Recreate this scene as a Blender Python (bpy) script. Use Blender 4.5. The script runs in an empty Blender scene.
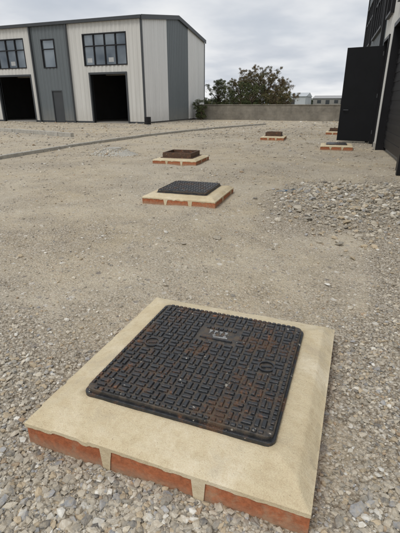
import bpy, math, random
import numpy as np
from mathutils import Matrix, Vector
random.seed(7); rng=np.random.default_rng(11)
S=bpy.context.scene; COL=S.collection
R=math.radians

# ------------------------------------------------------------------ helpers
def vnoise(x,y,scale,seed=0):
    x=np.asarray(x,float)*scale; y=np.asarray(y,float)*scale
    xi=np.floor(x).astype(np.int64); yi=np.floor(y).astype(np.int64)
    fx=x-xi; fy=y-yi; fx=fx*fx*(3-2*fx); fy=fy*fy*(3-2*fy)
    def h(a,b):
        n=(a*374761393+b*668265263+seed*1442695041)&0xffffffff
        n=((n^(n>>13))*1274126177)&0xffffffff
        n=(n^(n>>16))&0xffff
        return n/65535.0
    return (h(xi,yi)*(1-fx)+h(xi+1,yi)*fx)*(1-fy)+(h(xi,yi+1)*(1-fx)+h(xi+1,yi+1)*fx)*fy
def fbm(x,y,scale,oct=4,seed=0):
    s=0;a=1;t=0
    for i in range(oct):
        s=s+a*vnoise(x,y,scale*2**i,seed+i*17);t+=a;a*=.5
    return s/t
def sstep(a,b,x):
    t=np.clip((x-a)/(b-a),0,1);return t*t*(3-2*t)

def empty(name,loc=(0,0,0)):
    e=bpy.data.objects.new(name,None);e.location=loc;e.empty_display_size=.2;COL.objects.link(e);return e
def mesh_obj(name,verts,faces,mat=None,parent=None,smooth=False):
    me=bpy.data.meshes.new(name)
    me.from_pydata([tuple(v) for v in verts],[],faces);me.update()
    o=bpy.data.objects.new(name,me);COL.objects.link(o)
    if mat:me.materials.append(mat)
    if parent:o.parent=parent
    if smooth:
        me.polygons.foreach_set("use_smooth",[True]*len(me.polygons))
    return o
def np_mesh(name,V,F,mat,parent=None,smooth=False,col=None,attr=None):
    me=bpy.data.meshes.new(name);k=F.shape[1];m=F.shape[0]
    me.vertices.add(len(V));me.vertices.foreach_set("co",V.astype(np.float32).ravel())
    me.loops.add(m*k);me.loops.foreach_set("vertex_index",F.astype(np.int32).ravel())
    me.polygons.add(m);me.polygons.foreach_set("loop_start",np.arange(0,m*k,k,dtype=np.int32))
    me.polygons.foreach_set("loop_total",np.full(m,k,dtype=np.int32))
    me.polygons.foreach_set("use_smooth",np.full(m,smooth,dtype=bool))
    me.update(calc_edges=True)
    if col is not None:
        a=me.color_attributes.new("Col","FLOAT_COLOR","POINT")
        c=np.ones((len(V),4),np.float32);c[:,:3]=col;a.data.foreach_set("color",c.ravel())
    if attr:
        for n,vals in attr.items():
            a=me.attributes.new(n,"FLOAT","POINT");a.data.foreach_set("value",vals.astype(np.float32))
    me.materials.append(mat)
    o=bpy.data.objects.new(name,me);COL.objects.link(o)
    if parent:o.parent=parent
    return o
class MB:
    def __init__(s): s.v=[];s.f=[]
    def box(s,x0,x1,y0,y1,z0,z1):
        b=len(s.v)
        s.v+=[(x0,y0,z0),(x1,y0,z0),(x1,y1,z0),(x0,y1,z0),(x0,y0,z1),(x1,y0,z1),(x1,y1,z1),(x0,y1,z1)]
        s.f+=[(b,b+3,b+2,b+1),(b+4,b+5,b+6,b+7),(b,b+1,b+5,b+4),(b+1,b+2,b+6,b+5),(b+2,b+3,b+7,b+6),(b+3,b,b+4,b+7)]
    def frustum(s,cx,cy,hx,hy,z0,z1,t,ang=0):
        b=len(s.v);c,sn=math.cos(ang),math.sin(ang)
        for z,k in((z0,0),(z1,t)):
            for sx,sy in((-1,-1),(1,-1),(1,1),(-1,1)):
                x=sx*(hx-k);y=sy*(hy-k);s.v.append((cx+x*c-y*sn,cy+x*sn+y*c,z))
        s.f+=[(b+4,b+5,b+6,b+7),(b,b+1,b+5,b+4),(b+1,b+2,b+6,b+5),(b+2,b+3,b+7,b+6),(b+3,b,b+4,b+7)]
    def prism(s,poly,z0,z1):
        b=len(s.v);n=len(poly)
        s.v+=[(p[0],p[1],z0) for p in poly]+[(p[0],p[1],z1) for p in poly]
        s.f+=[tuple(range(b+n,b+2*n)),tuple(reversed(range(b,b+n)))]
        s.f+=[(b+i,b+(i+1)%n,b+n+(i+1)%n,b+n+i) for i in range(n)]
    def obj(s,name,mat,parent=None,bevel=0,seg=2):
        o=mesh_obj(name,s.v,s.f,mat,parent)
        if bevel:
            m=o.modifiers.new("b","BEVEL");m.width=bevel;m.segments=seg;m.limit_method='ANGLE'
        return o

# ------------------------------------------------------------------ materials
def mat(name):
    m=bpy.data.materials.new(name);m.use_nodes=True;nt=m.node_tree
    return m,nt,nt.nodes["Principled BSDF"]
def N(nt,t,**kw):
    n=nt.nodes.new(t)
    for k,v in kw.items():
        if k in n.inputs:n.inputs[k].default_value=v
        else:setattr(n,k,v)
    return n
def L(nt,a,b): nt.links.new(a,b)
def ramp(nt,fac,stops):
    r=nt.nodes.new("ShaderNodeValToRGB");el=r.color_ramp.elements
    while len(el)<len(stops):el.new(.5)
    for e,(p,c) in zip(el,stops):
        e.position=p;e.color=(*c,1) if len(c)==3 else c
    L(nt,fac,r.inputs[0]);return r.outputs[0]
def mixc(nt,fac,a,b,mode='MIX'):
    m=nt.nodes.new("ShaderNodeMix");m.data_type='RGBA';m.blend_type=mode
    for sock,val in((m.inputs[0],fac),(m.inputs[6],a),(m.inputs[7],b)):
        if hasattr(val,'links'):L(nt,val,sock)
        elif isinstance(val,(int,float)):sock.default_value=val
        else:sock.default_value=(*val,1)
    return m.outputs[2]
def pos(nt):
    return nt.nodes.new("ShaderNodeNewGeometry").outputs["Position"]
def noise(nt,scale,detail=4,rough=.55,vec=None,out="Fac"):
    n=N(nt,"ShaderNodeTexNoise",Scale=scale,Detail=detail,Roughness=rough)
    L(nt,vec if vec is not None else pos(nt),n.inputs["Vector"]);return n.outputs[out]
def bump(nt,h,strength,dist,normal=None):
    b=N(nt,"ShaderNodeBump",Strength=strength,Distance=abs(dist));b.invert=dist<0;L(nt,h,b.inputs["Height"])
    if normal is not None:L(nt,normal,b.inputs["Normal"])
    return b.outputs[0]
def simple(name,c,rough=.6,metal=0,var=.12,scale=4,spec=.5,dirt=None,bumps=0):
    m,nt,b=mat(name)
    n=noise(nt,scale,5,.6)
    lo=tuple(x*(1-var) for x in c);hi=tuple(min(1,x*(1+var)) for x in c)
    col=ramp(nt,n,[(.3,lo),(.7,hi)])
    if dirt:
        n2=noise(nt,scale*2.3,6,.7)
        col=mixc(nt,ramp(nt,n2,[(.52,(0,0,0)),(.72,(.6,.6,.6))]),col,dirt)
    L(nt,col,b.inputs["Base Color"]);b.inputs["Roughness"].default_value=rough
    b.inputs["Metallic"].default_value=metal;b.inputs["Specular IOR Level"].default_value=spec
    if bumps:L(nt,bump(nt,noise(nt,scale*12,4),bumps,.004),b.inputs["Normal"])
    return m
def cladmat(name,c):
    m,nt,b=mat(name)
    mp=N(nt,"ShaderNodeVectorMath",operation='MULTIPLY');L(nt,pos(nt),mp.inputs[0]);mp.inputs[1].default_value=(3,3,.12)
    st=noise(nt,1.6,5,.65,mp.outputs[0])
    col=ramp(nt,st,[(.3,tuple(x*.88 for x in c)),(.7,tuple(min(1,x*1.05) for x in c))])
    sx=nt.nodes.new("ShaderNodeSeparateXYZ");L(nt,pos(nt),sx.inputs[0])
    mr=N(nt,"ShaderNodeMapRange");L(nt,sx.outputs[2],mr.inputs[0]);mr.inputs[1].default_value=1.1;mr.inputs[2].default_value=0;mr.inputs[3].default_value=0;mr.inputs[4].default_value=.45
    mu=N(nt,"ShaderNodeMath",operation='MULTIPLY');L(nt,mr.outputs[0],mu.inputs[0]);L(nt,noise(nt,3,5,.7),mu.inputs[1])
    col=mixc(nt,mu.outputs[0],col,(.36,.31,.23))
    L(nt,col,b.inputs["Base Color"]);b.inputs["Roughness"].default_value=.5
    return m

M_white=cladmat("cladding_white",(.60,.595,.565))
M_white_lit=cladmat("cladding_white_lit_side",(.72,.72,.71))  # same white cladding, with the gable's brighter lighting put into its colour
M_grey=cladmat("cladding_grey",(.125,.145,.155))
M_dgrey=simple("trim_dark",(.045,.05,.055),.5,0,.1,2)
M_black=simple("black_frame",(.012,.012,.014),.45,0,.2,3,spec=.3)
M_leaf=simple("black_door_paint",(.006,.0065,.008),.55,0,.2,2,spec=.2)
M_roof=simple("roof_sheet",(.12,.13,.14),.5,0,.1,1)
M_inside=simple("interior_blockwork",(.16,.155,.15),.9,0,.1,1)
M_floor=simple("concrete_floor",(.25,.24,.22),.8,0,.1,1)
M_conc=simple("kerb_concrete",(.40,.38,.335),.9,0,.18,6,dirt=(.2,.18,.145),bumps=.4)
m,nt,b=mat("window_glass");b.inputs["Roughness"].default_value=.06;b.inputs["Metallic"].default_value=.55
L(nt,ramp(nt,noise(nt,.55,3,.5),[(.35,(.10,.12,.14)),(.65,(.26,.29,.31))]),b.inputs["Base Color"])
n=noise(nt,.8,2);L(nt,bump(nt,n,.12,.06),b.inputs["Normal"]);M_glass=m
M_blind=simple("window_interior",(.42,.43,.43),.8)
M_blue=simple("blue_plastic",(.11,.19,.30),.6,0,.3,20)
M_paint=simple("worn_white_marking",(.38,.39,.39),.7,0,.35,60)

def mortar_mat():
    m,nt,b=mat("sand_cement_mortar")
    n1=noise(nt,3.2,6,.6);n2=noise(nt,24,6,.68);n3=noise(nt,260,3,.6)
    c=ramp(nt,n1,[(.28,(.52,.42,.27)),(.5,(.63,.53,.36)),(.72,(.72,.63,.465))])
    c=mixc(nt,ramp(nt,n2,[(.34,(.5,.5,.5)),(.55,(0,0,0))]),c,(.49,.385,.24))
    c=mixc(nt,ramp(nt,noise(nt,6,6,.75),[(.55,(0,0,0)),(.69,(.5,.5,.5))]),c,(.38,.32,.235))
    c=mixc(nt,ramp(nt,noise(nt,120,2,.5),[(.68,(0,0,0)),(.74,(.6,.6,.6))]),c,(.28,.22,.155))
    c=mixc(nt,.4,c,ramp(nt,n3,[(.3,(.35,.35,.35)),(.7,(.75,.75,.75))]),'OVERLAY')
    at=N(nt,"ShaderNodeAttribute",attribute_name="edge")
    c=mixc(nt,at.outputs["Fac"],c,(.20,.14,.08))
    L(nt,c,b.inputs["Base Color"]);b.inputs["Roughness"].default_value=.92;b.inputs["Specular IOR Level"].default_value=.2
    mp=N(nt,"ShaderNodeVectorMath",operation='MULTIPLY');L(nt,pos(nt),mp.inputs[0]);mp.inputs[1].default_value=(5,18,5)
    nb=bump(nt,noise(nt,1.6,4,.6,mp.outputs[0]),.45,.009);nb=bump(nt,n2,.5,.009,nb);nb=bump(nt,n3,.6,.003,nb);L(nt,nb,b.inputs["Normal"])
    return m
M_mortar=mortar_mat()
m,nt,b=mat("orange_brick")
oi=N(nt,"ShaderNodeNewGeometry")
rnd=ramp(nt,oi.outputs["Random Per Island"],[(0,(.33,.098,.039)),(.5,(.39,.125,.049)),(1,(.43,.15,.066))])
c=mixc(nt,.7,rnd,ramp(nt,noise(nt,45,6,.72),[(.3,(.24,.24,.24)),(.7,(.72,.72,.72))]),'OVERLAY')
c=mixc(nt,ramp(nt,noise(nt,14,6,.75),[(.52,(0,0,0)),(.68,(.6,.6,.6))]),c,(.42,.30,.19))
sx=nt.nodes.new("ShaderNodeSeparateXYZ");L(nt,pos(nt),sx.inputs[0])
mr=N(nt,"ShaderNodeMapRange");L(nt,sx.outputs[2],mr.inputs[0]);mr.inputs[1].default_value=.045;mr.inputs[2].default_value=.0;mr.inputs[3].default_value=0;mr.inputs[4].default_value=1.0
mu=N(nt,"ShaderNodeMath",operation='MULTIPLY');L(nt,mr.outputs[0],mu.inputs[0]);L(nt,noise(nt,30,4,.7),mu.inputs[1])
c=mixc(nt,mu.outputs[0],c,(.36,.30,.21))
L(nt,c,b.inputs["Base Color"]);b.inputs["Roughness"].default_value=.9
L(nt,bump(nt,noise(nt,150,4,.7),.6,.003),b.inputs["Normal"]);M_brick=m
def iron_mat(name,rusty):
    m,nt,b=mat(name)
    n1=noise(nt,5.2,7,.74);n2=noise(nt,34,6,.72);n3=noise(nt,170,3,.6)
    mask=N(nt,"ShaderNodeMath",operation='ADD');L(nt,n1,mask.inputs[0])
    k=N(nt,"ShaderNodeMath",operation='MULTIPLY_ADD');L(nt,n2,k.inputs[0]);k.inputs[1].default_value=.8;k.inputs[2].default_value=-.4
    L(nt,k.outputs[0],mask.inputs[1])
    f=ramp(nt,mask.outputs[0],[(.52-rusty,(0,0,0)),(.64-rusty,(1,1,1))])
    iron=ramp(nt,n2,[(.3,(.012,.013,.015)),(.7,(.042,.045,.050))])
    rust=ramp(nt,n3,[(.3,(.045,.026,.017)),(.55,(.10,.055,.032)),(.78,(.20,.10,.05))])
    hot=ramp(nt,noise(nt,14,6,.75),[(.54,(0,0,0)),(.64,(.8,.8,.8))])
    rust=mixc(nt,hot,rust,(.27,.115,.05))
    c=mixc(nt,f,iron,rust)
    at=N(nt,"ShaderNodeAttribute",attribute_name="low")
    d=N(nt,"ShaderNodeMath",operation='MULTIPLY');L(nt,at.outputs["Fac"],d.inputs[0]);L(nt,ramp(nt,n2,[(.38,(.08,.08,.08)),(.62,(.85,.85,.85))]),d.inputs[1])
    c=mixc(nt,d.outputs[0],c,(.125,.098,.07))
    sp=ramp(nt,noise(nt,38,3,.6),[(.67,(0,0,0)),(.70,(.85,.85,.85))])
    c=mixc(nt,sp,c,(.46,.43,.37))
    L(nt,c,b.inputs["Base Color"])
    rr=mixc(nt,f,(.34,.34,.34),(.68,.68,.68));rr=mixc(nt,d.outputs[0],rr,(.9,.9,.9))
    L(nt,rr,b.inputs["Roughness"])
    b.inputs["Metallic"].default_value=.15;b.inputs["Specular IOR Level"].default_value=.6
    L(nt,bump(nt,n3,.6,.0018),b.inputs["Normal"]);return m
M_iron=iron_mat("cast_iron",0.0);M_rust=iron_mat("rusty_iron",.26)

# ------------------------------------------------------------------ zones
def gravelly(x,y):
    wx=x+.5*(fbm(x,y,1.1,3,31)-.5);wy=y+.9*(fbm(x,y,1.0,3,37)-.5)
    g=0.19+0*x
    g=np.maximum(g,1-sstep(.7,1.6,wy+.25*wx))
    g=np.maximum(g,.95*sstep(-.1,.35,wx)*(1-sstep(6.5,9,wy)))
    g=np.maximum(g,.7*(1-sstep(.5,1.5,np.hypot((wx+1.6)/1.0,(wy-1.0)/.7))))
    g=np.maximum(g,1.0*(1-sstep(.6,1.3,np.hypot((wx-.1)/1.2,(wy-5.6)/1.8))))
    g=g+ .75*(fbm(x,y,.7,4,5)-.5)+.6*(fbm(x,y,4,3,9)-.5)
    return np.clip(g,0,1)
def heap(x,y):
    wx=x+.7*(fbm(x,y,1.3,3,41)-.5);wy=y+1.0*(fbm(x,y,1.2,3,43)-.5)
    return 1-sstep(.3,1.35,np.hypot((wx-.15)/1.15,(wy-5.6)/1.7))
def ground_z(x,y):
    near=1/(1+np.hypot(x,y)/14)
    z=(fbm(x,y,.35,3,1)-.5)*.09*near
    z=z+(fbm(x,y,2.5,3,2)-.5)*.035*near
    z=z+(fbm(x,y,14,3,3)-.5)*.016*near
    for off in(-.95,.85):
        c=x-(-4.6+off*.9+.35*np.sin(y*.16));z=z-.018*np.exp(-(c/.16)**2)*sstep(1.5,3,y)*(1-sstep(22,28,y))
    z=z+.06*heap(x,y)*(.5+fbm(x,y,3,3,8))
    return z

def axis(lo,hi,step,far,grow=1.07):
    a=list(np.arange(lo,hi+1e-6,step))
    s=step;v=a[-1]
    while v<far: s*=grow;v+=s;a.append(v)
    s=step;v=a[0];pre=[]
    while v>-far: s*=grow;v-=s;pre.append(v)
    return np.array(pre[::-1]+a)
gx=axis(-2.6,1.6,.016,900,1.05);gy=axis(.25,4.2,.016,1100,1.04)
X,Y=np.meshgrid(gx,gy);x=X.ravel();y=Y.ravel();z=ground_z(x,y)
G=gravelly(x,y)
z+=(.3+G)*(rng.random(len(x))-.5)*.008*(np.hypot(x,y)<6)
nx,ny=len(gx),len(gy)
i=np.arange(nx-1);j=np.arange(ny-1);I,J=np.meshgrid(i,j);b0=(J*nx+I).ravel()
F=np.stack([b0,b0+1,b0+1+nx,b0+nx],1)
m,nt,b=mat("gravel_ground")
P=pos(nt)
def voro(scale,feat='F1',out="Distance",rnd=1):
    v=N(nt,"ShaderNodeTexVoronoi",feature=feat,Scale=scale);L(nt,P,v.inputs["Vector"]);v.inputs["Randomness"].default_value=rnd
    return v.outputs[out]
g=N(nt,"ShaderNodeAttribute",attribute_name="gravelly").outputs["Fac"]
n0=noise(nt,.45,6,.62);n1=noise(nt,2.6,6,.68);n2=noise(nt,40,5,.7);n3=noise(nt,230,3,.7)
fines=ramp(nt,n1,[(.25,(.42,.345,.23)),(.5,(.54,.455,.32)),(.75,(.63,.55,.41))])
fines=mixc(nt,ramp(nt,n0,[(.38,(0,0,0)),(.62,(.75,.75,.75))]),fines,(.54,.49,.40))
fines=mixc(nt,.7,fines,ramp(nt,n2,[(.3,(.22,.22,.22)),(.7,(.78,.78,.78))]),'OVERLAY')
def stones(scale):
    c=voro(scale,out="Color");sx=nt.nodes.new("ShaderNodeSeparateColor");L(nt,c,sx.inputs[0])
    return ramp(nt,sx.outputs[0],[(0,(.17,.15,.125)),(.25,(.35,.305,.24)),(.6,(.49,.43,.34)),(.85,(.60,.54,.445)),(1,(.73,.69,.62))])
stc=mixc(nt,.5,stones(70),stones(150))
gaps=ramp(nt,voro(70),[(.35,(1,1,1)),(.75,(.45,.41,.37))])
stc=mixc(nt,1,stc,gaps,'MULTIPLY')
msk=N(nt,"ShaderNodeMath",operation='ADD');L(nt,g,msk.inputs[0])
q=N(nt,"ShaderNodeMath",operation='MULTIPLY_ADD');L(nt,n2,q.inputs[0]);q.inputs[1].default_value=1.9;q.inputs[2].default_value=-.88;L(nt,q.outputs[0],msk.inputs[1])
mk=ramp(nt,msk.outputs[0],[(.1,(.12,.12,.12)),(.65,(.9,.9,.9))])
c=mixc(nt,mk,fines,stc)
def clasts(c,sc,lo):
    cl=voro(sc,out="Color");sx=nt.nodes.new("ShaderNodeSeparateColor");L(nt,cl,sx.inputs[0])
    ds=ramp(nt,voro(sc),[(.20,(1,1,1)),(.30,(0,0,0))])
    pick=ramp(nt,sx.outputs[1],[(lo,(0,0,0)),(lo+.04,(1,1,1))])
    pm=mixc(nt,1,ds,pick,'MULTIPLY')
    return mixc(nt,pm,c,ramp(nt,sx.outputs[0],[(0,(.24,.21,.18)),(.5,(.44,.395,.33)),(1,(.72,.68,.60))]))
c=clasts(c,12,.76);c=clasts(c,24,.58);c=clasts(c,55,.45)
far=N(nt,"ShaderNodeAttribute",attribute_name="farz").outputs["Fac"]
c=mixc(nt,far,c,(.09,.11,.045))
L(nt,c,b.inputs["Base Color"]);b.inputs["Roughness"].default_value=.95;b.inputs["Specular IOR Level"].default_value=.15
nb=bump(nt,voro(70),.6,-.012);nb=bump(nt,voro(150),.5,-.005,nb);nb=bump(nt,voro(24),.3,-.02,nb);nb=bump(nt,n3,.5,.003,nb)
L(nt,nb,b.inputs["Normal"]);M_ground=m
farz=np.maximum(sstep(34.5,37,y),0)*.9
np_mesh("ground",np.stack([x,y,z],1),F,M_ground,smooth=True,attr={"gravelly":G,"farz":farz})

# gravel stones ------------------------------------------------------
t=(1+5**.5)/2
ICO=np.array([(-1,t,0),(1,t,0),(-1,-t,0),(1,-t,0),(0,-1,t),(0,1,t),(0,-1,-t),(0,1,-t),(t,0,-1),(t,0,1),(-t,0,-1),(-t,0,1)],float)
ICO/=np.linalg.norm(ICO[0])
IF=np.array([(0,11,5),(0,5,1),(0,1,7),(0,7,10),(0,10,11),(1,5,9),(5,11,4),(11,10,2),(10,7,6),(7,1,8),(3,9,4),(3,4,2),(3,2,6),(3,6,8),(3,8,9),(4,9,5),(2,4,11),(6,2,10),(8,6,7),(9,8,1)])
m,nt,b=mat("gravel_stone")
at=N(nt,"ShaderNodeAttribute",attribute_name="Col")
c=mixc(nt,.6,at.outputs["Color"],ramp(nt,noise(nt,130,5,.75),[(.3,(.28,.28,.28)),(.7,(.72,.72,.72))]),'OVERLAY')
c=mixc(nt,ramp(nt,noise(nt,60,4,.7),[(.43,(0,0,0)),(.65,(.6,.6,.6))]),c,(.49,.42,.31))
L(nt,c,b.inputs["Base Color"]);b.inputs["Roughness"].default_value=.9;b.inputs["Specular IOR Level"].default_value=.2
L(nt,bump(nt,noise(nt,260,3,.7),.6,.0025),b.inputs["Normal"]);M_stone=m
PAL=np.array([(.38,.345,.285),(.51,.46,.375),(.32,.30,.26),(.58,.53,.44),(.46,.375,.26),(.20,.19,.175),(.70,.68,.62),(.37,.27,.18),(.35,.35,.35)])
PW=np.array([.2,.2,.12,.13,.13,.06,.06,.03,.07])
def stones_mesh(name,px,py,size,zoff=.25,parent=None,flat=.7):
    n=len(px)
    V=ICO[None]*(1+(rng.random((n,12,1))-.5)*.7)
    sc=np.stack([1+.6*(rng.random(n)-.25),.7+.4*rng.random(n),flat*(.55+.5*rng.random(n))],1)
    V=V*sc[:,None,:]*size[:,None,None]
    a=(rng.random(n)-.5)*1.2;ca,sa=np.cos(a),np.sin(a)
    yv=V[...,1]*ca[:,None]-V[...,2]*sa[:,None];zv=V[...,1]*sa[:,None]+V[...,2]*ca[:,None]
    a=rng.random(n)*6.283;ca,sa=np.cos(a),np.sin(a)
    xv=V[...,0]*ca[:,None]-yv*sa[:,None];yv=V[...,0]*sa[:,None]+yv*ca[:,None]
    V=np.stack([xv+px[:,None],yv+py[:,None],zv+(ground_z(px,py)+size*zoff)[:,None]],-1).reshape(-1,3)
    Fc=(IF[None]+12*np.arange(n)[:,None,None]).reshape(-1,3)
    c=PAL[rng.choice(len(PAL),n,p=PW/PW.sum())]*(.78+.4*rng.random((n,1)))
    return np_mesh(name,V,Fc,M_stone,parent,col=np.repeat(c,12,0))
def blocked(px,py):
    k=(px>-1.05)&(px<.02)&(py>.875)&(py<1.995)
    k|=(px>-2.66)&(px<-1.53)&(py>4.6)&(py<5.72)
    k|=(px>-4.26)&(px<-3.12)&(py>8.05)&(py<9.2)
    k|=(px>.70-.0716*(py-9.73)+.02)&(py>3.9)
    k|=(py>24.9)&(px<-13)
    k|=(py>33.6)
    return k
n=200000
r=np.exp(rng.random(n)*math.log(34/.45))*.45;az=R(20.7)+ (rng.random(n)-.5)*R(94)
px=-r*np.sin(az);py=r*np.cos(az)
gg=gravelly(px,py);keep=(rng.random(n)<(.13+.8*gg))&~blocked(px,py)
px,py,r,gg=px[keep],py[keep],r[keep],gg[keep]
size=np.clip(rng.lognormal(0,.6,len(px)),.3,3.6)*np.maximum(.0036,.00095*r)*(.7+.45*gg)
A=stones_mesh("gravel",px,py,size)
n=6500
r=np.exp(rng.random(n)*math.log(30/.6))*.6;az=R(20.7)+(rng.random(n)-.5)*R(94)
px=-r*np.sin(az);py=r*np.cos(az);gg=gravelly(px,py);keep=(rng.random(n)<(.17+.42*gg))&~blocked(px,py)
px,py,r=px[keep],py[keep],r[keep]
sz=np.minimum(rng.lognormal(0,.40,len(px))*np.maximum(.009,.0019*r),.042);sz=np.where(r<2,np.minimum(sz,.02),sz)
stones_mesh("loose_stones",px,py,sz,.3)
fx=np.array([-1.20,-1.02,-.98,.16,.17,-1.15,-.86,-1.15,.12]);fy=np.array([.86,.80,.62,1.02,1.35,3.5,.72,2.35,.80])
stones_mesh("loose_stones",fx,fy,np.array([.026,.022,.018,.024,.018,.035,.016,.02,.022]),.3,flat=.8)
n=10000
px=.1+2.2*(rng.random(n)-.5)*1.7;py=5.6+5.6*(rng.random(n)-.5)
k=(rng.random(n)<heap(px,py)**1.3)&~blocked(px,py);px,py=px[k],py[k]
stones_mesh("stone_heap",px,py,np.minimum(rng.lognormal(0,.4,len(px))*.018,.05),.4)

# ------------------------------------------------------------------ manholes
def rrect(x0,x1,y0,y1,r,n=5):
    pts=[]
    for cx,cy,a0 in((x1-r,y0+r,-90),(x1-r,y1-r,0),(x0+r,y1-r,90),(x0+r,y0+r,180)):
        for i in range(n+1):
            a=R(a0+90*i/n);pts.append((cx+r*math.cos(a),cy+r*math.sin(a)))
    return pts
def slab(parent,hx,hy,chx,chy,zt=.10,top=.155,step=.007,brick_len=.35,seed=3):
    zb=zt-.010
    mb=MB()
    def course(x0,y0,x1,y1,nx_,ny_):
        Lg=math.hypot(x1-x0,y1-y0);nb=max(1,round(Lg/brick_len));dx,dy=(x1-x0)/Lg,(y1-y0)/Lg;bl=Lg/nb
        for k in range(nb):
            s0=k*bl+(.005 if k else 0);s1=(k+1)*bl-(.005 if k<nb-1 else 0)
            j=random.uniform(-.004,-.001)
            p=[(x0+dx*s0+nx_*j,y0+dy*s0+ny_*j),(x0+dx*s1+nx_*j,y0+dy*s1+ny_*j),(x0+dx*s1-nx_*.1,y0+dy*s1-ny_*.1),(x0+dx*s0-nx_*.1,y0+dy*s0-ny_*.1)]
            mb.prism(p,-.06,zb+random.uniform(-.001,.001))
    course(-hx,-hy,hx,-hy,0,-1);course(hx,-hy+.102,hx,hy-.102,1,0);course(hx,hy,-hx,hy,0,1);course(-hx,hy-.102,-hx,-hy+.102,-1,0)
    mb.obj("bricks",M_brick,parent,.003)
    c=MB();c.box(-hx+.006,hx-.006,-hy+.006,hy-.006,-.05,zb-.005)
    c.obj("joint_mortar",M_mortar,parent)
    xs=np.unique(np.concatenate([np.linspace(-hx,hx,int(2*hx/step)+1),[-hx+.003,hx-.003]]));ys=np.unique(np.concatenate([np.linspace(-hy,hy,int(2*hy/step)+1),[-hy+.003,hy-.003]]))
    X,Y=np.meshgrid(xs,ys);x=X.ravel().copy();y=Y.ravel().copy()
    de=np.minimum(hx-np.abs(x),hy-np.abs(y))
    dc=np.maximum(np.abs(x)-chx,np.abs(y)-chy)
    f=np.clip(de/np.maximum(de+np.maximum(dc,0),1e-4),0,1)
    wx,wy=x+seed*7,y+seed*3
    side=sstep(-.015,.015,x-np.abs(y)*.96)
    chw=.020+.034*side+.008*(fbm(wx,wy,6,3,seed+1)-.5)
    rise=(top-zt)*(.34+.30*side)
    tt=np.clip(de/chw,0,1)
    z=zt+rise*tt+(top-zt-rise)*np.clip((f-.12)/.88,0,1)
    lip=sstep(0,.02,de)
    z+=(fbm(wx,wy,7,4,seed)-.5)*.006*lip+(fbm(wx,wy,45,3,seed+4)-.5)*.0015
    chip=sstep(.72,.82,vnoise(wx,wy,19,seed+20))*(1-sstep(.0,.022,de));z-=.008*chip
    wob=.002+(fbm(wx,wy,9,4,seed+9)-.5)*.003
    ex=np.abs(np.abs(x)-hx)<.001;ey=np.abs(np.abs(y)-hy)<.001
    x+=np.where(ex,np.sign(x)*wob,0);y+=np.where(ey,np.sign(y)*wob,0)
    nx,ny=len(xs),len(ys)
    I,J=np.meshgrid(np.arange(nx-1),np.arange(ny-1));b0=(J*nx+I).ravel();F=np.stack([b0,b0+1,b0+1+nx,b0+nx],1)
    ring=np.concatenate([np.arange(nx),np.arange(1,ny)*nx+nx-1,(ny-1)*nx+np.arange(nx-2,-1,-1),np.arange(ny-2,0,-1)*nx])
    sk=fbm(x[ring]*1+seed,y[ring],30,4,seed+2)
    drop=.014+.007*np.clip(sk-.4,0,1)*2
    for jx,jy in ((-hx/3,-hy),(hx/3,-hy),(hx,-.12),(hx,.33)):
        d=np.hypot(x[ring]-jx,y[ring]-jy);drop=np.maximum(drop,.12*(1-sstep(.010+.012*sk,.013+.020*sk,d)))
    V=np.stack([x,y,z],1);base=len(V)
    low=np.stack([x[ring],y[ring],z[ring]-drop],1)
    m_=len(ring);k=np.arange(m_)
    # separate duplicate of rim so the arris stays crisp
    V=np.concatenate([V,V[ring],low])
    F=np.concatenate([F,np.stack([base+k,base+m_+k,base+m_+(k+1)%m_,base+(k+1)%m_],1)])
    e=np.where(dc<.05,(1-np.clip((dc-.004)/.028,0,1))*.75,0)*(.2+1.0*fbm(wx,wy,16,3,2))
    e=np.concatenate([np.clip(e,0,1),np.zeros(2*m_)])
    np_mesh("mortar_haunching",V,F,M_mortar,parent,smooth=True,attr={"edge":e})

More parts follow.
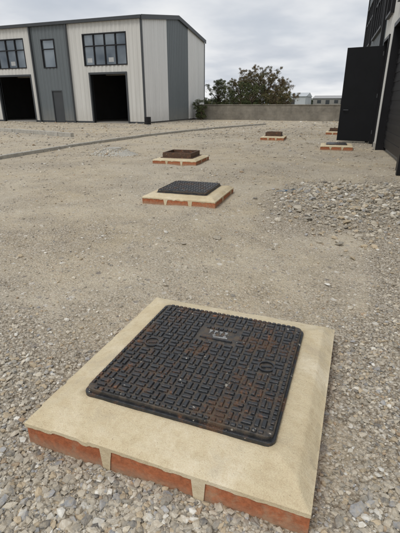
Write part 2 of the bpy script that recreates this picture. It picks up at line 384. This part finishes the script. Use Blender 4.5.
def iron_cover(parent,hx,hy,z0,z1,cells,detail=True,M=None):
    M=M or M_iron
    fr=MB();fr.prism(rrect(-hx-.010,hx+.010,-hy-.010,hy+.010,.03),z0-.03,z0+.008)
    fr.obj("frame",M,parent,.003)
    pl=MB();pl.prism(rrect(-hx,hx,-hy,hy,.028),z0+.006,z1-.007)
    po=pl.obj("plate",M,parent,.003);a=po.data
    at=a.attributes.new("low","FLOAT","POINT");at.data.foreach_set("value",[1.0 if v.co.z>z1-.009 else 0.0 for v in a.vertices])
    mb=MB();zb=z1-.0075
    nseg=cells*2
    jit=lambda:random.uniform(-.0006,.0006)
    for s in(-1,1):
        for k in range(nseg):
            c0=-hx+.03+(2*hx-.06)*(k+.5)/nseg;h=(2*hx-.06)/nseg/2-.003
            mb.frustum(c0,s*(hy-.012),h,.0075,zb,z1+jit(),.0018)
            c0=-hy+.03+(2*hy-.06)*(k+.5)/nseg;h=(2*hy-.06)/nseg/2-.003
            mb.frustum(s*(hx-.012),c0,.0075,h,zb,z1+jit(),.0018)
    ix=hx-.026;iy=hy-.026;cw=2*ix/cells;ch=2*iy/cells
    holes=[(-.27,.0),(.27,0.0)]
    for i in range(cells):
        for j in range(cells):
            cx=-ix+cw*(i+.5);cy=-iy+ch*(j+.5)
            if detail:
                if any(math.hypot(cx-a_,cy-b_)<.042 for a_,b_ in holes[:2]):continue
                if abs(cx)<.08 and .12<cy<.24:continue
            if (i+j)%2==0:
                for s in(-1,1):
                    mb.frustum(cx,cy+s*ch*.25,cw*.5-.0048,ch*.25-.0036,zb,z1+jit(),.0026)
            else:
                for s in(-1,1):
                    mb.frustum(cx+s*cw*.25,cy,cw*.25-.0036,ch*.5-.0048,zb,z1+jit(),.0026)
    mb.obj("tread_pattern",M,parent,.0009 if detail else 0,1)
    if detail:
        k=MB()
        for a_,b_ in holes[:2]:
            n=24
            for q in range(n):
                t0=q/n*6.2832;t1=(q+1)/n*6.2832
                P_=[(a_+r_*math.cos(t_),b_+r_*math.sin(t_)) for r_,t_ in((.03,t0),(.037,t0),(.037,t1),(.03,t1))]
                k.prism(P_,zb,z1)
            k.frustum(a_,b_,.022,.007,zb,z1-.001,.002,.3)
        for q in range(7):
            k.frustum(-.066+.022*q,.222,.0075 if q%3 else .009,.009,zb,z1,.0016)
        k.frustum(0,.128,.08,.006,zb,z1,.0018)
        k.obj("cast_lettering",M,parent)
        k=MB()
        for q in range(4):
            k.frustum(-.045+.026*q,.196,.008,.0022,zb,z1-.0015,.0006)
            k.frustum(-.045+.026*q+random.uniform(-.003,.003),.183,.0018,.009,zb,z1-.0018,.0005,random.uniform(-.4,.4))
            if q%2:k.frustum(-.045+.026*q,.160,.007,.002,zb,z1-.0015,.0005,.5)
        k.frustum(.015,.148,.035,.0016,zb,z1-.0015,.0005,.08)
        k.obj("worn_marking",M_paint,parent)

def manhole(loc,rot,hx,hy,chx,chy,**kw):
    e=empty("manhole_cover",(loc[0],loc[1],0));e.rotation_euler[2]=R(rot)
    slab(e,hx,hy,chx,chy,**kw)
    return e
def shift_children(e,names,dx,dy):
    for c in bpy.data.objects:
        if c.parent==e and any(c.name.startswith(n) for n in names):c.location.x+=dx;c.location.y+=dy
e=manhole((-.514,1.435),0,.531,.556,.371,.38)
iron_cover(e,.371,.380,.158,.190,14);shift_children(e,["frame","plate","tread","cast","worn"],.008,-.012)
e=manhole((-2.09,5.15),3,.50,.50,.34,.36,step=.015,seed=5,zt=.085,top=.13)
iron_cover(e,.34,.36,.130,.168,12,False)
e=manhole((-3.70,8.62),4,.50,.52,.33,.33,step=.02,seed=6,zt=.085,top=.12)
def rusty_box(parent,h,z0,z1,t=.03):
    mb=MB();mb.box(-h,h,-h,-h+t,z0,z1);mb.box(-h,h,h-t,h,z0,z1);mb.box(-h,-h+t,-h+t,h-t,z0,z1-.002);mb.box(h-t,h,-h+t,h-t,z0,z1-.002)
    mb.box(-h-.04,h+.04,-h-.04,h+.04,z0-.02,z0+.008)
    mb.box(-h+t,h-t,-h+t,h-t,z0+.01,z0+.04)
    mb.obj("raised_frame",M_rust,parent,.004)
rusty_box(e,.33,.12,.23)
e=manhole((-2.95,15.6),4,.42,.55,.30,.32,step=.04,seed=8,top=.13);rusty_box(e,.28,.13,.26)
e=manhole((-.58,12.9),4,.44,.5,.30,.32,step=.04,seed=9,top=.13)
iron_cover(e,.28,.32,.13,.155,8,False)
e=manhole((-.95,19.3),4,.42,.5,.28,.30,step=.04,seed=10,top=.13);rusty_box(e,.27,.13,.24)
gm=empty("gravel_mound",(0,0,0))
n_=26;V=[];Fm=[]
for q in range(9):
    rr=.62*q/8;
    for k in range(n_):
        a=k/n_*6.283;xx=-5.9+rr*math.cos(a)*1.1;yy=9.3+rr*math.sin(a)
        V.append((xx,yy,float(ground_z(np.array([xx]),np.array([yy]))[0])-.01+.15*(1-sstep(.22,.62,np.array([rr]))[0])+random.uniform(-.008,.008)))
for q in range(8):
    for k in range(n_):Fm.append((q*n_+k,q*n_+(k+1)%n_,(q+1)*n_+(k+1)%n_,(q+1)*n_+k))
M_pale=simple("pale_grit",(.44,.42,.37),.95,0,.25,30,bumps=.8)
mesh_obj("grit_cone",V,Fm,M_pale,gm,True)
q=MB();q.prism([(-5.9+.2*math.cos(a),9.3+.2*math.sin(a)) for a in np.linspace(0,6.283,25)[:-1]],.1,.17);q.obj("chamber_cap",M_conc,gm,.01)
kk=900;th=rng.random(kk)*6.283;rr=.25+.45*rng.random(kk)
o_=stones_mesh("mound_stones",-5.9+rr*np.cos(th),9.3+rr*np.sin(th),rng.lognormal(0,.3,kk)*.014,0,gm)
vv=np.empty(len(o_.data.vertices)*3,np.float32);o_.data.vertices.foreach_get("co",vv);vv=vv.reshape(-1,3)
vv[:,2]+=.15*(1-sstep(.22,.62,np.hypot(vv[:,0]+5.9,vv[:,1]-9.3)));o_.data.vertices.foreach_set("co",vv.ravel())

# ------------------------------------------------------------------ kerbs
def kerb(name,pts,w,h):
    e=empty(name);mb=MB()
    for (xa,ya),(xb,yb) in zip(pts[:-1],pts[1:]):
        Lg=math.hypot(xb-xa,yb-ya);nb=max(1,round(Lg/.915));dx,dy=(xb-xa)/Lg,(yb-ya)/Lg
        for k in range(nb):
            s0=Lg*k/nb+.006;s1=Lg*(k+1)/nb-.006;j=random.uniform(-.01,.01)
            P_=[(xa+dx*s0+dy*(w/2+j),ya+dy*s0-dx*(w/2+j)),(xa+dx*s1+dy*(w/2+j),ya+dy*s1-dx*(w/2+j)),(xa+dx*s1-dy*(w/2-j),ya+dy*s1+dx*(w/2-j)),(xa+dx*s0-dy*(w/2-j),ya+dy*s0+dx*(w/2-j))]
            mb.prism(P_,-.1,h+random.uniform(-.006,.006))
    mb.obj("kerb_stones",M_conc,e,.012)
kp=[(-7.6,4.5),(-7.85,7.4),(-8.12,10.6),(-8.13,13),(-8.0,15.4),(-7.62,18.4),(-7.05,21.3),(-6.4,23.9),(-5.6,26.6)]
kerb("kerb",kp,.11,.09)
kerb("kerb",[(-17.5,16.0),(-10.7,13.9)],.15,.15)

# ------------------------------------------------------------------ cladding
def clad(name,parent,M,o,d,nrm,rects,top=None,pitch=.30,depth=.032):
    prof=[(0,0),(.07,1),(.16,1),(.23,0)]
    V=[];F=[]
    for s0,s1,z0,z1 in rects:
        pts=[s0]
        k0=int(s0/pitch)-1
        for k in range(k0,int(s1/pitch)+2):
            for ps,_ in prof:
                s=k*pitch+ps*pitch/.30
                if s0+1e-4<s<s1-1e-4:pts.append(s)
        if top and s0<top[1]<s1:pts.append(top[1])
        pts.append(s1);pts=sorted(set(pts))
        def dep(s):
            f=(s/pitch-math.floor(s/pitch+1e-9))*.30
            if f<.07:return f/.07
            if f<.16:return 1
            if f<.23:return 1-(f-.16)/.07
            return 0
        b=len(V)
        for s in pts:
            q=dep(s)*depth;zt=z1 if not top else top[0](s)
            for z in(z0,zt):V.append((o[0]+d[0]*s+nrm[0]*q,o[1]+d[1]*s+nrm[1]*q,z))
        for k in range(len(pts)-1):F.append((b+2*k,b+2*k+2,b+2*k+3,b+2*k+1))
    return mesh_obj(name,V,F,M,parent)
def cut(s0,s1,z0,z1,ops):
    xs=sorted(set([s0,s1]+[min(max(v,s0),s1) for o in ops for v in o[:2]]));out=[]
    for a,b_ in zip(xs[:-1],xs[1:]):
        if b_-a<1e-3:continue
        c=(a+b_)/2;os_=sorted([(o[2],o[3]) for o in ops if o[0]<c<o[1]]);z=z0
        for lo,hi in os_:
            if lo>z:out.append((a,b_,z,lo))
            z=max(z,hi)
        if z<z1:out.append((a,b_,z,z1))
    return out
def window(parent,T,s0,s1,z0,z1,cols,trans,proud=.05,blinds=False):
    fr=MB();gl=MB();w=.065
    def B(mb,a,b_,o0,o1,c,d_): T(mb,a,b_,o0,o1,c,d_)
    B(fr,s0,s1,-.10,proud,z1-w,z1);B(fr,s0,s1,-.10,proud,z0,z0+w)
    B(fr,s0,s0+w,-.10,proud-.002,z0+w,z1-w);B(fr,s1-w,s1,-.10,proud-.002,z0+w,z1-w)
    for k in range(1,cols):
        c=s0+(s1-s0)*k/cols;B(fr,c-.03,c+.03,-.09,proud-.02,z0+w,z1-w)
    if trans:
        zz=z0+(z1-z0)*trans
        for k in range(cols):
            a=s0+(s1-s0)*k/cols+(w if k==0 else .03);b_=s0+(s1-s0)*(k+1)/cols-(w if k==cols-1 else .03)
            B(fr,a,b_,-.088,proud-.024,zz-.03,zz+.03)
    B(gl,s0+.03,s1-.03,-.07,-.05,z0+.03,z1-.03)
    fr.obj("window_frame",M_black,parent);gl.obj("window_glass",M_glass,parent)
    if blinds:
        bl=MB()
        for k in range(cols):
            a=s0+(s1-s0)*k/cols+.12;b_=s0+(s1-s0)*(k+1)/cols-.12
            if k%2==0:B(bl,a+.1,b_-.1,-.049,-.046,z0+.20,z0+.20+(z1-z0)*.14)
        bl.obj("window_stickers",M_blind,parent)

bld=empty("industrial_unit_building")
X0=-40.;X1=-13.3;YF=25.;YB=36.2;RY=30.6;EH=6.1;RH=6.92
def TF(mb,a,b_,o0,o1,c,d_): mb.box(a,b_,YF-o1,YF-o0,c,d_)
units=[(-18.75,-13.3,-17.25,-14.55,-17.6,-14.35),(-27.9,-21.75,-25.25,-22.25,-25.7,-22.4),(-36.9,-31.0,-35.4,-32.6,-35.8,-32.45)]
greys=[(-21.75,-18.75,-20.55,-19.65,-20.95,-19.85),(-31.0,-27.9,-29.8,-28.9,-30.2,-29.1),(-40,-36.9,0,0,0,0)]
fr=MB();allops=[];dxs=[]
for a,b_,d0,d1,w0,w1 in units:
    ops=[(d0,d1,0,3.03),(w0,w1,3.54,5.40)];allops+=ops;dxs+=[d0-.1,d1+.1]
    clad("front_cladding_white",bld,M_white,(0,YF),(1,0),(0,-1),cut(a,b_,.12,EH,ops))
    window(bld,TF,w0,w1,3.54,5.40,4,.62,blinds=True)
    TF(fr,d0-.10,d0,-.25,.05,0,3.03);TF(fr,d1,d1+.10,-.25,.05,0,3.03);TF(fr,d0-.10,d1+.10,-.25,.052,3.03,3.15)
for a,b_,d0,d1,w0,w1 in greys:
    gops=[(d0,d1,0,2.1),(w0,w1,3.5,5.25)] if d0 else []
    allops+=gops
    clad("front_cladding_grey",bld,M_grey,(0,YF),(1,0),(0,-1),cut(a,b_,.12,EH,gops))
    if d0:
        dxs+=[d0,d1]
        window(bld,TF,w0,w1,3.5,5.25,1,.66)
        dd=MB();TF(dd,d0+.06,d1-.06,-.06,-.01,.02,2.04);dd.obj("personnel_door",M_dgrey,bld,.004)
        TF(fr,d0,d0+.06,-.08,.045,0,2.1);TF(fr,d1-.06,d1,-.08,.045,0,2.1);TF(fr,d0+.06,d1-.06,-.08,.043,2.04,2.1)
xs=[X0]+sorted(dxs)+[X1]
for k in range(0,len(xs)-1,2):TF(fr,xs[k],xs[k+1],-.2,.012,-.05,.12)
fr.box(X1-.02,X1+.07,YF-.07,YF+.07,.0,EH)
fr.box(X1-.02,X1+.06,YB-.05,YB+.06,.0,EH-.1)
fr.box(X0-.1,X1+.09,YF-.2,YF-.035,EH-.08,EH+.10)
for xx in(-18.75,-21.75,-27.9,-31.0):fr.box(xx-.05,xx+.05,YF-.15,YF-.05,.0,EH-.08)
fr.obj("trims_and_gutter",M_dgrey,bld)
top=lambda s:(EH+(RH-EH)*(1-abs(s-RY)/(RY-YF)))
for a,b_,M in((YF+.07,28.7,M_white_lit),(28.7,32.5,M_grey),(32.5,YB-.05,M_white_lit)):
    clad("gable_cladding",bld,M,(X1,0),(0,1),(1,0),[(a,b_,.1,0)],(top,RY))
sh=MB();sh.box(X0,X1-.05,YB-.15,YB,0,EH);sh.box(X0,X0+.15,YF+.2,YB-.15,0,EH);sh.box(X1-.25,X1-.06,YF+.22,YB-.16,0,EH-.1)
for xx in(-20.2,-29.5):sh.box(xx-.1,xx+.1,YF+.25,YB-.16,0,EH-.1)
for a,b_,c,d_ in cut(X0+.2,X1-.3,0,EH-.05,allops):TF(sh,a,b_,-.2,-.11,c,d_)
sh.obj("inner_walls",M_inside,bld)
it=MB()
for d0,d1 in((-17.25,-14.55),(-25.25,-22.25)):
    it.box(d0+.2,d0+1.3,30,31,.06,1.2);it.box(d1-.9,d1-.3,28.5,29.2,.06,.8)
    it.box(d0-.2,d1+.2,27.2,27.35,3.1,3.4)
it.obj("interior_items",M_conc,bld)
fl=MB();fl.box(X0,X1-.3,YF+.21,YB-.2,-.1,.06);fl.obj("floor",M_floor,bld)
rv=[];rf=[]
for ya,za,yb,zb in((YF-.12,EH+.02,RY,RH+.06),(RY,RH+.06,YB+.12,EH+.02)):
    b0_=len(rv)
    rv+=[(X0-.1,ya,za),(X1+.1,ya,za),(X1+.1,yb,zb),(X0-.1,yb,zb),(X0-.1,ya,za+.08),(X1+.1,ya,za+.08),(X1+.1,yb,zb+.08),(X0-.1,yb,zb+.08)]
    rf+=[(b0_,b0_+3,b0_+2,b0_+1),(b0_+4,b0_+5,b0_+6,b0_+7),(b0_,b0_+1,b0_+5,b0_+4),(b0_+1,b0_+2,b0_+6,b0_+5),(b0_+2,b0_+3,b0_+7,b0_+6),(b0_+3,b0_,b0_+4,b0_+7)]
mesh_obj("roof",rv,rf,M_roof,bld)
vv=[];vf=[]
for ya,za,yb,zb in((YF-.12,EH,RY,RH+.05),(RY,RH+.05,YB+.12,EH)):
    b0_=len(vv)
    for xx in(X1+.10,X1+.15):
        vv+=[(xx,ya,za-.14),(xx,yb,zb-.14),(xx,yb,zb+.12),(xx,ya,za+.12)]
    vf+=[(b0_,b0_+3,b0_+2,b0_+1),(b0_+4,b0_+5,b0_+6,b0_+7),(b0_,b0_+1,b0_+5,b0_+4),(b0_+2,b0_+3,b0_+7,b0_+6),(b0_+1,b0_+2,b0_+6,b0_+5),(b0_+3,b0_,b0_+4,b0_+7)]
mesh_obj("verge_trim",vv,vf,M_dgrey,bld)
bn=empty("storage_drum",(-12.75,24.3,0));V=[];Fm=[]
for z_,r_ in((0,.20),(.02,.21),(.2,.21),(.21,.225),(.23,.225),(.24,.21),(.42,.21),(.44,.22),(.46,.19)):
    for k in range(16):V.append((r_*math.cos(k*.3927),r_*math.sin(k*.3927),z_))
for q in range(8):
    for k in range(16):Fm.append((q*16+k,q*16+(k+1)%16,(q+1)*16+(k+1)%16,(q+1)*16+k))
Fm.append(tuple(range(128,144)));mesh_obj("drum_body",V,Fm,M_black,bn)

# ---- right building (local x along facade going away, local y outward)
rb=empty("warehouse_building",(1.19,4.0,0));rb.rotation_euler[2]=math.atan2(.9974,-.0714)
def TR(mb,a,b_,o0,o1,c,d_): mb.box(a,b_,o0,o1,c,d_)
LEN=21.1;HT=6.6
ops=[(5.0,8.9,0,3.05),(9.9,11.0,0,2.95)]+[(w,w+3.4,3.55,5.4) for w in(1.2,5.2,12.2,16.6)]+[(9.9,11.0,3.55,5.4)]
clad("facade_cladding",rb,M_grey,(0,0),(1,0),(0,1),cut(0,4.0,.15,HT,ops)+cut(11.3,LEN,.15,HT,ops))
clad("facade_cladding_white",rb,M_white,(0,0),(1,0),(0,1),cut(4.0,11.3,.15,HT,ops))
for w in(1.2,5.2,12.2,16.6):window(rb,TR,w,w+3.4,3.55,5.4,4,.62,.12)
window(rb,TR,9.9,11.0,3.55,5.4,1,.62,.12)
t_=MB()
for a,b_ in((4.9,5.0),(8.9,9.0),(9.83,9.9),(11.0,11.07)):t_.box(a,b_,-.2,.06,0,3.05 if a<9.5 else 2.95)
t_.box(4.9,9.0,-.2,.062,3.05,3.15);t_.box(9.83,11.07,-.2,.062,2.95,3.03)
t_.box(-.05,LEN+.15,-.1,.22,HT-.1,HT+.15)
t_.box(LEN-.02,LEN+.08,-.08,.08,0,HT-.1)
t_.box(11.5,11.6,.04,.14,.0,HT-.1);t_.box(4.3,4.4,.04,.14,0,HT-.1)
t_.obj("trims_and_gutter",M_black,rb)
p_=MB()
for a,b_ in((0,4.9),(9.0,9.83),(11.07,LEN)):p_.box(a,b_,-.2,.045,-.1,.15)
p_.obj("plinth",M_conc,rb)
s_=MB();s_.box(0,LEN,-9,-8.8,0,HT);s_.box(0,.15,-8.8,-.2,0,HT);s_.box(LEN-.15,LEN,-8.8,-.1,0,HT)
for a,b_,c,d_ in cut(.2,LEN-.2,0,HT-.02,ops):s_.box(a,b_,-.2,-.11,c,d_)
s_.obj("inner_walls",M_inside,rb)
f_=MB();f_.box(.15,LEN-.15,-8.8,-.21,-.1,.06);f_.obj("floor",M_floor,rb)
r_=MB();r_.box(-.1,LEN+.1,-9.1,-.1,HT+.0,HT+.14);r_.obj("roof",M_roof,rb)
clad("end_cladding",rb,M_grey,(LEN+.01,0),(0,-1),(1,0),[(.1,8.9,.1,HT)])
rs=MB()
for k in range(26):rs.box(5.02,8.88,-.16,-.13+.012*(k%2),.1+k*.11,.1+(k+1)*.11)
rs.obj("roller_shutter",M_black,rb)
dl=empty("door_leaf");dl.parent=rb;dl.location=(11.05,.03,0);dl.rotation_euler[2]=R(-14)
q=MB();q.box(-.03,.03,.0,1.08,.06,2.88);q.obj("leaf_panel",M_leaf,dl,.006)
q=MB()
q.box(-.10,-.031,.93,.97,1.02,1.05);q.box(-.10,-.085,.80,.97,1.022,1.048)
for zz in(.3,1.4,2.6):q.box(-.05,.05,-.03,.0,zz,zz+.12)
q.obj("door_fittings",M_dgrey,dl,.003)

# ------------------------------------------------------------------ boundary wall
wl=empty("boundary_wall")
m,nt,b=mat("block_wall")
bk=N(nt,"ShaderNodeTexBrick",Scale=1.0);bk.inputs["Color1"].default_value=(.215,.195,.16,1);bk.inputs["Color2"].default_value=(.24,.22,.185,1);bk.inputs["Mortar"].default_value=(.195,.18,.155,1)
bk.inputs["Brick Width"].default_value=.45;bk.inputs["Row Height"].default_value=.225;bk.inputs["Mortar Size"].default_value=.01
cx=N(nt,"ShaderNodeSeparateXYZ");L(nt,pos(nt),cx.inputs[0]);cm=nt.nodes.new("ShaderNodeCombineXYZ");L(nt,cx.outputs[0],cm.inputs[0]);L(nt,cx.outputs[2],cm.inputs[1]);L(nt,cm.outputs[0],bk.inputs["Vector"])
c=mixc(nt,.8,bk.outputs[0],ramp(nt,noise(nt,.9,7,.7),[(.3,(.2,.2,.2)),(.7,(.75,.75,.75))]),'OVERLAY')
L(nt,c,b.inputs["Base Color"]);b.inputs["Roughness"].default_value=.95;M_wall=m
q=MB();q.box(-13.1,14,34.0,34.22,-.2,1.12);q.obj("blockwork",M_wall,wl)
q=MB()
for k in range(45):q.box(-13.1+k*.6,-13.1+k*.6+.59,33.96,34.26,1.12,1.19+random.uniform(-.008,.008))
q.obj("coping",M_wall,wl,.01)

# ------------------------------------------------------------------ trees
m,nt,b=mat("foliage")
at=N(nt,"ShaderNodeAttribute",attribute_name="Col")
L(nt,at.outputs["Color"],b.inputs["Base Color"]);b.inputs["Roughness"].default_value=.7;b.inputs["Specular IOR Level"].default_value=.2
M_fol=m
M_bark=simple("bark",(.10,.075,.05),.95,0,.25,6)
def limb(V,F,p0,p1,r0,r1,n=7):
    p0=Vector(p0);p1=Vector(p1);d=(p1-p0).normalized();u=d.orthogonal().normalized();w=d.cross(u);b=len(V)
    for p,r in((p0,r0),(p1,r1)):
        for k in range(n):
            a=k/n*6.2832;V.append(tuple(p+(u*math.cos(a)+w*math.sin(a))*r))
    for k in range(n):F.append((b+k,b+(k+1)%n,b+n+(k+1)%n,b+n+k))
def leaves(centers,radii,per,size,palette,squash=.8):
    n=len(centers)*per
    c=np.repeat(centers,per,0);r=np.repeat(radii,per)
    d=rng.normal(size=(n,3));d/=np.linalg.norm(d,axis=1,keepdims=True)
    p=c+d*(r*(.25+1.0*rng.random(n)**.7))[:,None]*np.array([1,1,squash])
    u=rng.normal(size=(n,3));u/=np.linalg.norm(u,axis=1,keepdims=True);w=np.cross(u,rng.normal(size=(n,3)));w/=np.linalg.norm(w,axis=1,keepdims=True)
    s=size*(.6+.8*rng.random(n))[:,None]
    V=np.stack([p-u*s,p+w*s*.5,p+u*s,p-w*s*.5],1).reshape(-1,3)
    F=np.arange(4*n).reshape(-1,4)
    cl=np.repeat(rng.random(len(centers)),per)*.6+.4*rng.random(n)
    pal=np.array(palette);idx=np.clip((cl*len(pal)).astype(int),0,len(pal)-1)
    col=pal[idx]*(.7+.6*rng.random((n,1)))
    return V,F,np.repeat(col,4,0)
def tree(name,x,y,h,w,palette,nl=50,per=240,low=.2,size=.036):
    e=empty(name,(x,y,0));V=[];F=[]
    limb(V,F,(0,0,-.1),(.05,0,h*.45),.12,.07)
    cs=[];rs_=[]
    for k in range(nl):
        a=random.uniform(0,6.283);zz=random.uniform(low,.97);rad=w*.5*math.sin(math.pi*min(1,max(.08,(zz-low*.5)/(1.08-low*.5))))**.7*random.uniform(.3,1.15)
        p=(rad*math.cos(a),rad*math.sin(a),h*zz)
        cs.append(p);rs_.append(random.uniform(.24,.5)*w*.24)
        st=(.03,0,h*min(.5,zz*.6));mid=tuple(st[i]*.4+p[i]*.6+random.uniform(-.1,.1) for i in range(3))
        limb(V,F,st,mid,.04,.025,5);limb(V,F,mid,p,.025,.01,5)
        for _ in range(3):
            q=(p[0]+random.uniform(-.35,.35),p[1]+random.uniform(-.35,.35),p[2]+random.uniform(.05,.45));limb(V,F,p,q,.01,.003,4)
            cs.append(q);rs_.append(.13)
    mesh_obj("trunk_and_limbs",V,F,M_bark,e)
    LV,LF,LC=leaves(np.array(cs),np.array(rs_),per//3,size,palette)
    np_mesh("crown",LV,LF,M_fol,e,col=LC)
G1=[(.055,.07,.034),(.08,.10,.044),(.11,.125,.055),(.14,.145,.065)]
G2=[(.11,.075,.042),(.16,.105,.055),(.13,.115,.055),(.20,.14,.08)]
G3=[(.07,.08,.038),(.12,.10,.05),(.16,.12,.06),(.12,.14,.06)]
tree("tree",-12.7,38.5,3.0,3.2,G1);tree("tree",-11.3,41,3.3,3.0,G3)
tree("tree",-10.6,43.5,4.7,3.6,G2,nl=60);tree("tree",-9.0,42,4.3,3.6,G3,nl=60);tree("tree",-7.5,41.5,3.6,3.0,G2,nl=46)
tree("tree",-9.9,39.5,2.8,3.4,G1,low=.1);tree("tree",-7.3,39,2.5,2.8,G3,low=.1,nl=36)
tree("bush",-12.5,33.3,1.3,.9,G1,nl=16,per=240,low=.05,size=.036)
n=420;cx_=rng.uniform(-260,260,n);cy_=210+rng.uniform(-20,40,n);hh=2.0+2.0*vnoise(cx_,cy_*0,.06,3)
cs=np.stack([cx_,cy_,hh*.5],1);V,F,C=leaves(cs,hh*1.0,90,.7,[(.09,.105,.085),(.115,.125,.10),(.14,.14,.11)],.75)
np_mesh("distant_tree_line",V,F,M_fol,None,col=C)
def shed(name,x0,x1,y0,y1,h,rh,Mw,Mr):
    e=empty(name);q=MB();q.box(x0,x1,y0,y1,-.3,h);q.obj("walls",Mw,e)
    ym=(y0+y1)/2
    V=[(x0-.3,y0-.3,h),(x1+.3,y0-.3,h),(x1+.3,ym,rh),(x0-.3,ym,rh),(x1+.3,y1+.3,h),(x0-.3,y1+.3,h)]
    mesh_obj("roof",V,[(0,1,2,3),(3,2,4,5),(0,3,5),(1,4,2)],Mr,e)
    q=MB();k=x0+1.5;j=0
    while k<x1-2:
        q.box(k,k+1.4,y0-.06,y0-.01,.4 if j%2 else 1.5,2.6);k+=3.1;j+=1
    q.obj("doors_and_windows",M_dgrey,e)
M_shedw=simple("shed_wall",(.5,.52,.54),.6,0,.06,.3);M_shedr=simple("shed_roof",(.45,.48,.5),.6,0,.06,.3)
shed("distant_warehouse",-28,-18.5,150,168,3.6,5.0,M_shedw,M_shedr)
shed("distant_warehouse",-18,-8,170,185,3.2,4.3,simple("shed_wall2",(.28,.27,.25),.7),simple("shed_roof2",(.33,.33,.33),.7))
shed("distant_warehouse",-7,3,160,175,3.0,4.0,M_shedw,simple("shed_roof3",(.25,.2,.18),.7))

# ------------------------------------------------------------------ scrap of blue rope half buried by the stone heap
cu=bpy.data.curves.new("blue_rope","CURVE");cu.dimensions='3D';cu.bevel_depth=.004;cu.bevel_resolution=2
for s in range(3):
    sp=cu.splines.new('BEZIER');sp.bezier_points.add(5)
    a=random.uniform(0,6.28);x_=-.85+random.uniform(-.08,.08);y_=5.8+random.uniform(-.1,.1)
    for bp in sp.bezier_points:
        bp.co=(x_,y_,float(ground_z(np.array([x_]),np.array([y_]))[0])+.014+random.uniform(0,.014));bp.handle_left_type=bp.handle_right_type='AUTO'
        a+=random.uniform(-1.4,1.4);x_+=.045*math.cos(a);y_+=.045*math.sin(a)
o=bpy.data.objects.new("blue_rope",cu);cu.materials.append(M_blue);COL.objects.link(o)

# ------------------------------------------------------------------ world, sun
w=bpy.data.worlds.new("World");S.world=w;w.use_nodes=True;nt=w.node_tree;bg=nt.nodes["Background"]
sunaz=(-.30,-.75);el=R(56)
sky=N(nt,"ShaderNodeTexSky",sky_type='NISHITA');sky.sun_disc=False;sky.sun_elevation=el
sky.sun_rotation=math.atan2(sunaz[0],sunaz[1])
tc=nt.nodes.new("ShaderNodeTexCoord");sx=nt.nodes.new("ShaderNodeSeparateXYZ");L(nt,tc.outputs["Generated"],sx.inputs[0])
mz=N(nt,"ShaderNodeMath",operation='MAXIMUM');L(nt,sx.outputs[2],mz.inputs[0]);mz.inputs[1].default_value=0
az_=N(nt,"ShaderNodeMath",operation='ADD');L(nt,mz.outputs[0],az_.inputs[0]);az_.inputs[1].default_value=.16
vd=N(nt,"ShaderNodeVectorMath",operation='DIVIDE');L(nt,tc.outputs["Generated"],vd.inputs[0])
cb=nt.nodes.new("ShaderNodeCombineXYZ")
for k in range(3):L(nt,az_.outputs[0],cb.inputs[k])
L(nt,cb.outputs[0],vd.inputs[1])
ml=N(nt,"ShaderNodeVectorMath",operation='MULTIPLY');L(nt,vd.outputs[0],ml.inputs[0]);ml.inputs[1].default_value=(1,1,.15)
c1=noise(nt,1.2,6,.5,ml.outputs[0]);c2=noise(nt,.7,4,.5,ml.outputs[0])
ad=N(nt,"ShaderNodeMath",operation='ADD');L(nt,c1,ad.inputs[0]);L(nt,c2,ad.inputs[1])
hv=N(nt,"ShaderNodeMath",operation='MULTIPLY');L(nt,ad.outputs[0],hv.inputs[0]);hv.inputs[1].default_value=.5
cc=ramp(nt,hv.outputs[0],[(.36,(5.2,5.65,6.35)),(.45,(6.3,6.65,7.2)),(.52,(7.8,8.0,8.3)),(.60,(9.1,9.15,9.2))])
cov=ramp(nt,c2,[(.3,(.9,.9,.9)),(.5,(1,1,1))])
L(nt,mixc(nt,cov,sky.outputs[0],cc),bg.inputs[0]);bg.inputs[1].default_value=.1
sl=bpy.data.lights.new("sun","SUN");sl.energy=1.35;sl.angle=R(20);sl.color=(1,.96,.9)
so=bpy.data.objects.new("sun",sl);COL.objects.link(so)
dv=Vector((sunaz[0],sunaz[1],0)).normalized()*math.cos(el)+Vector((0,0,math.sin(el)))
so.rotation_euler=dv.to_track_quat('Z','Y').to_euler();so.location=(0,-5,20)

# ------------------------------------------------------------------ camera
cd=bpy.data.cameras.new("camera");cd.sensor_fit='VERTICAL';cd.sensor_height=36;cd.lens=27.02;cd.clip_start=.05;cd.clip_end=3000
co=bpy.data.objects.new("camera",cd);COL.objects.link(co);co.location=(0,0,1.22)
co.rotation_euler=(R(90)-math.atan(162.5/400),0,math.atan(163/431.7));S.camera=co
S.view_settings.view_transform='Standard';S.view_settings.look='None';S.view_settings.exposure=0
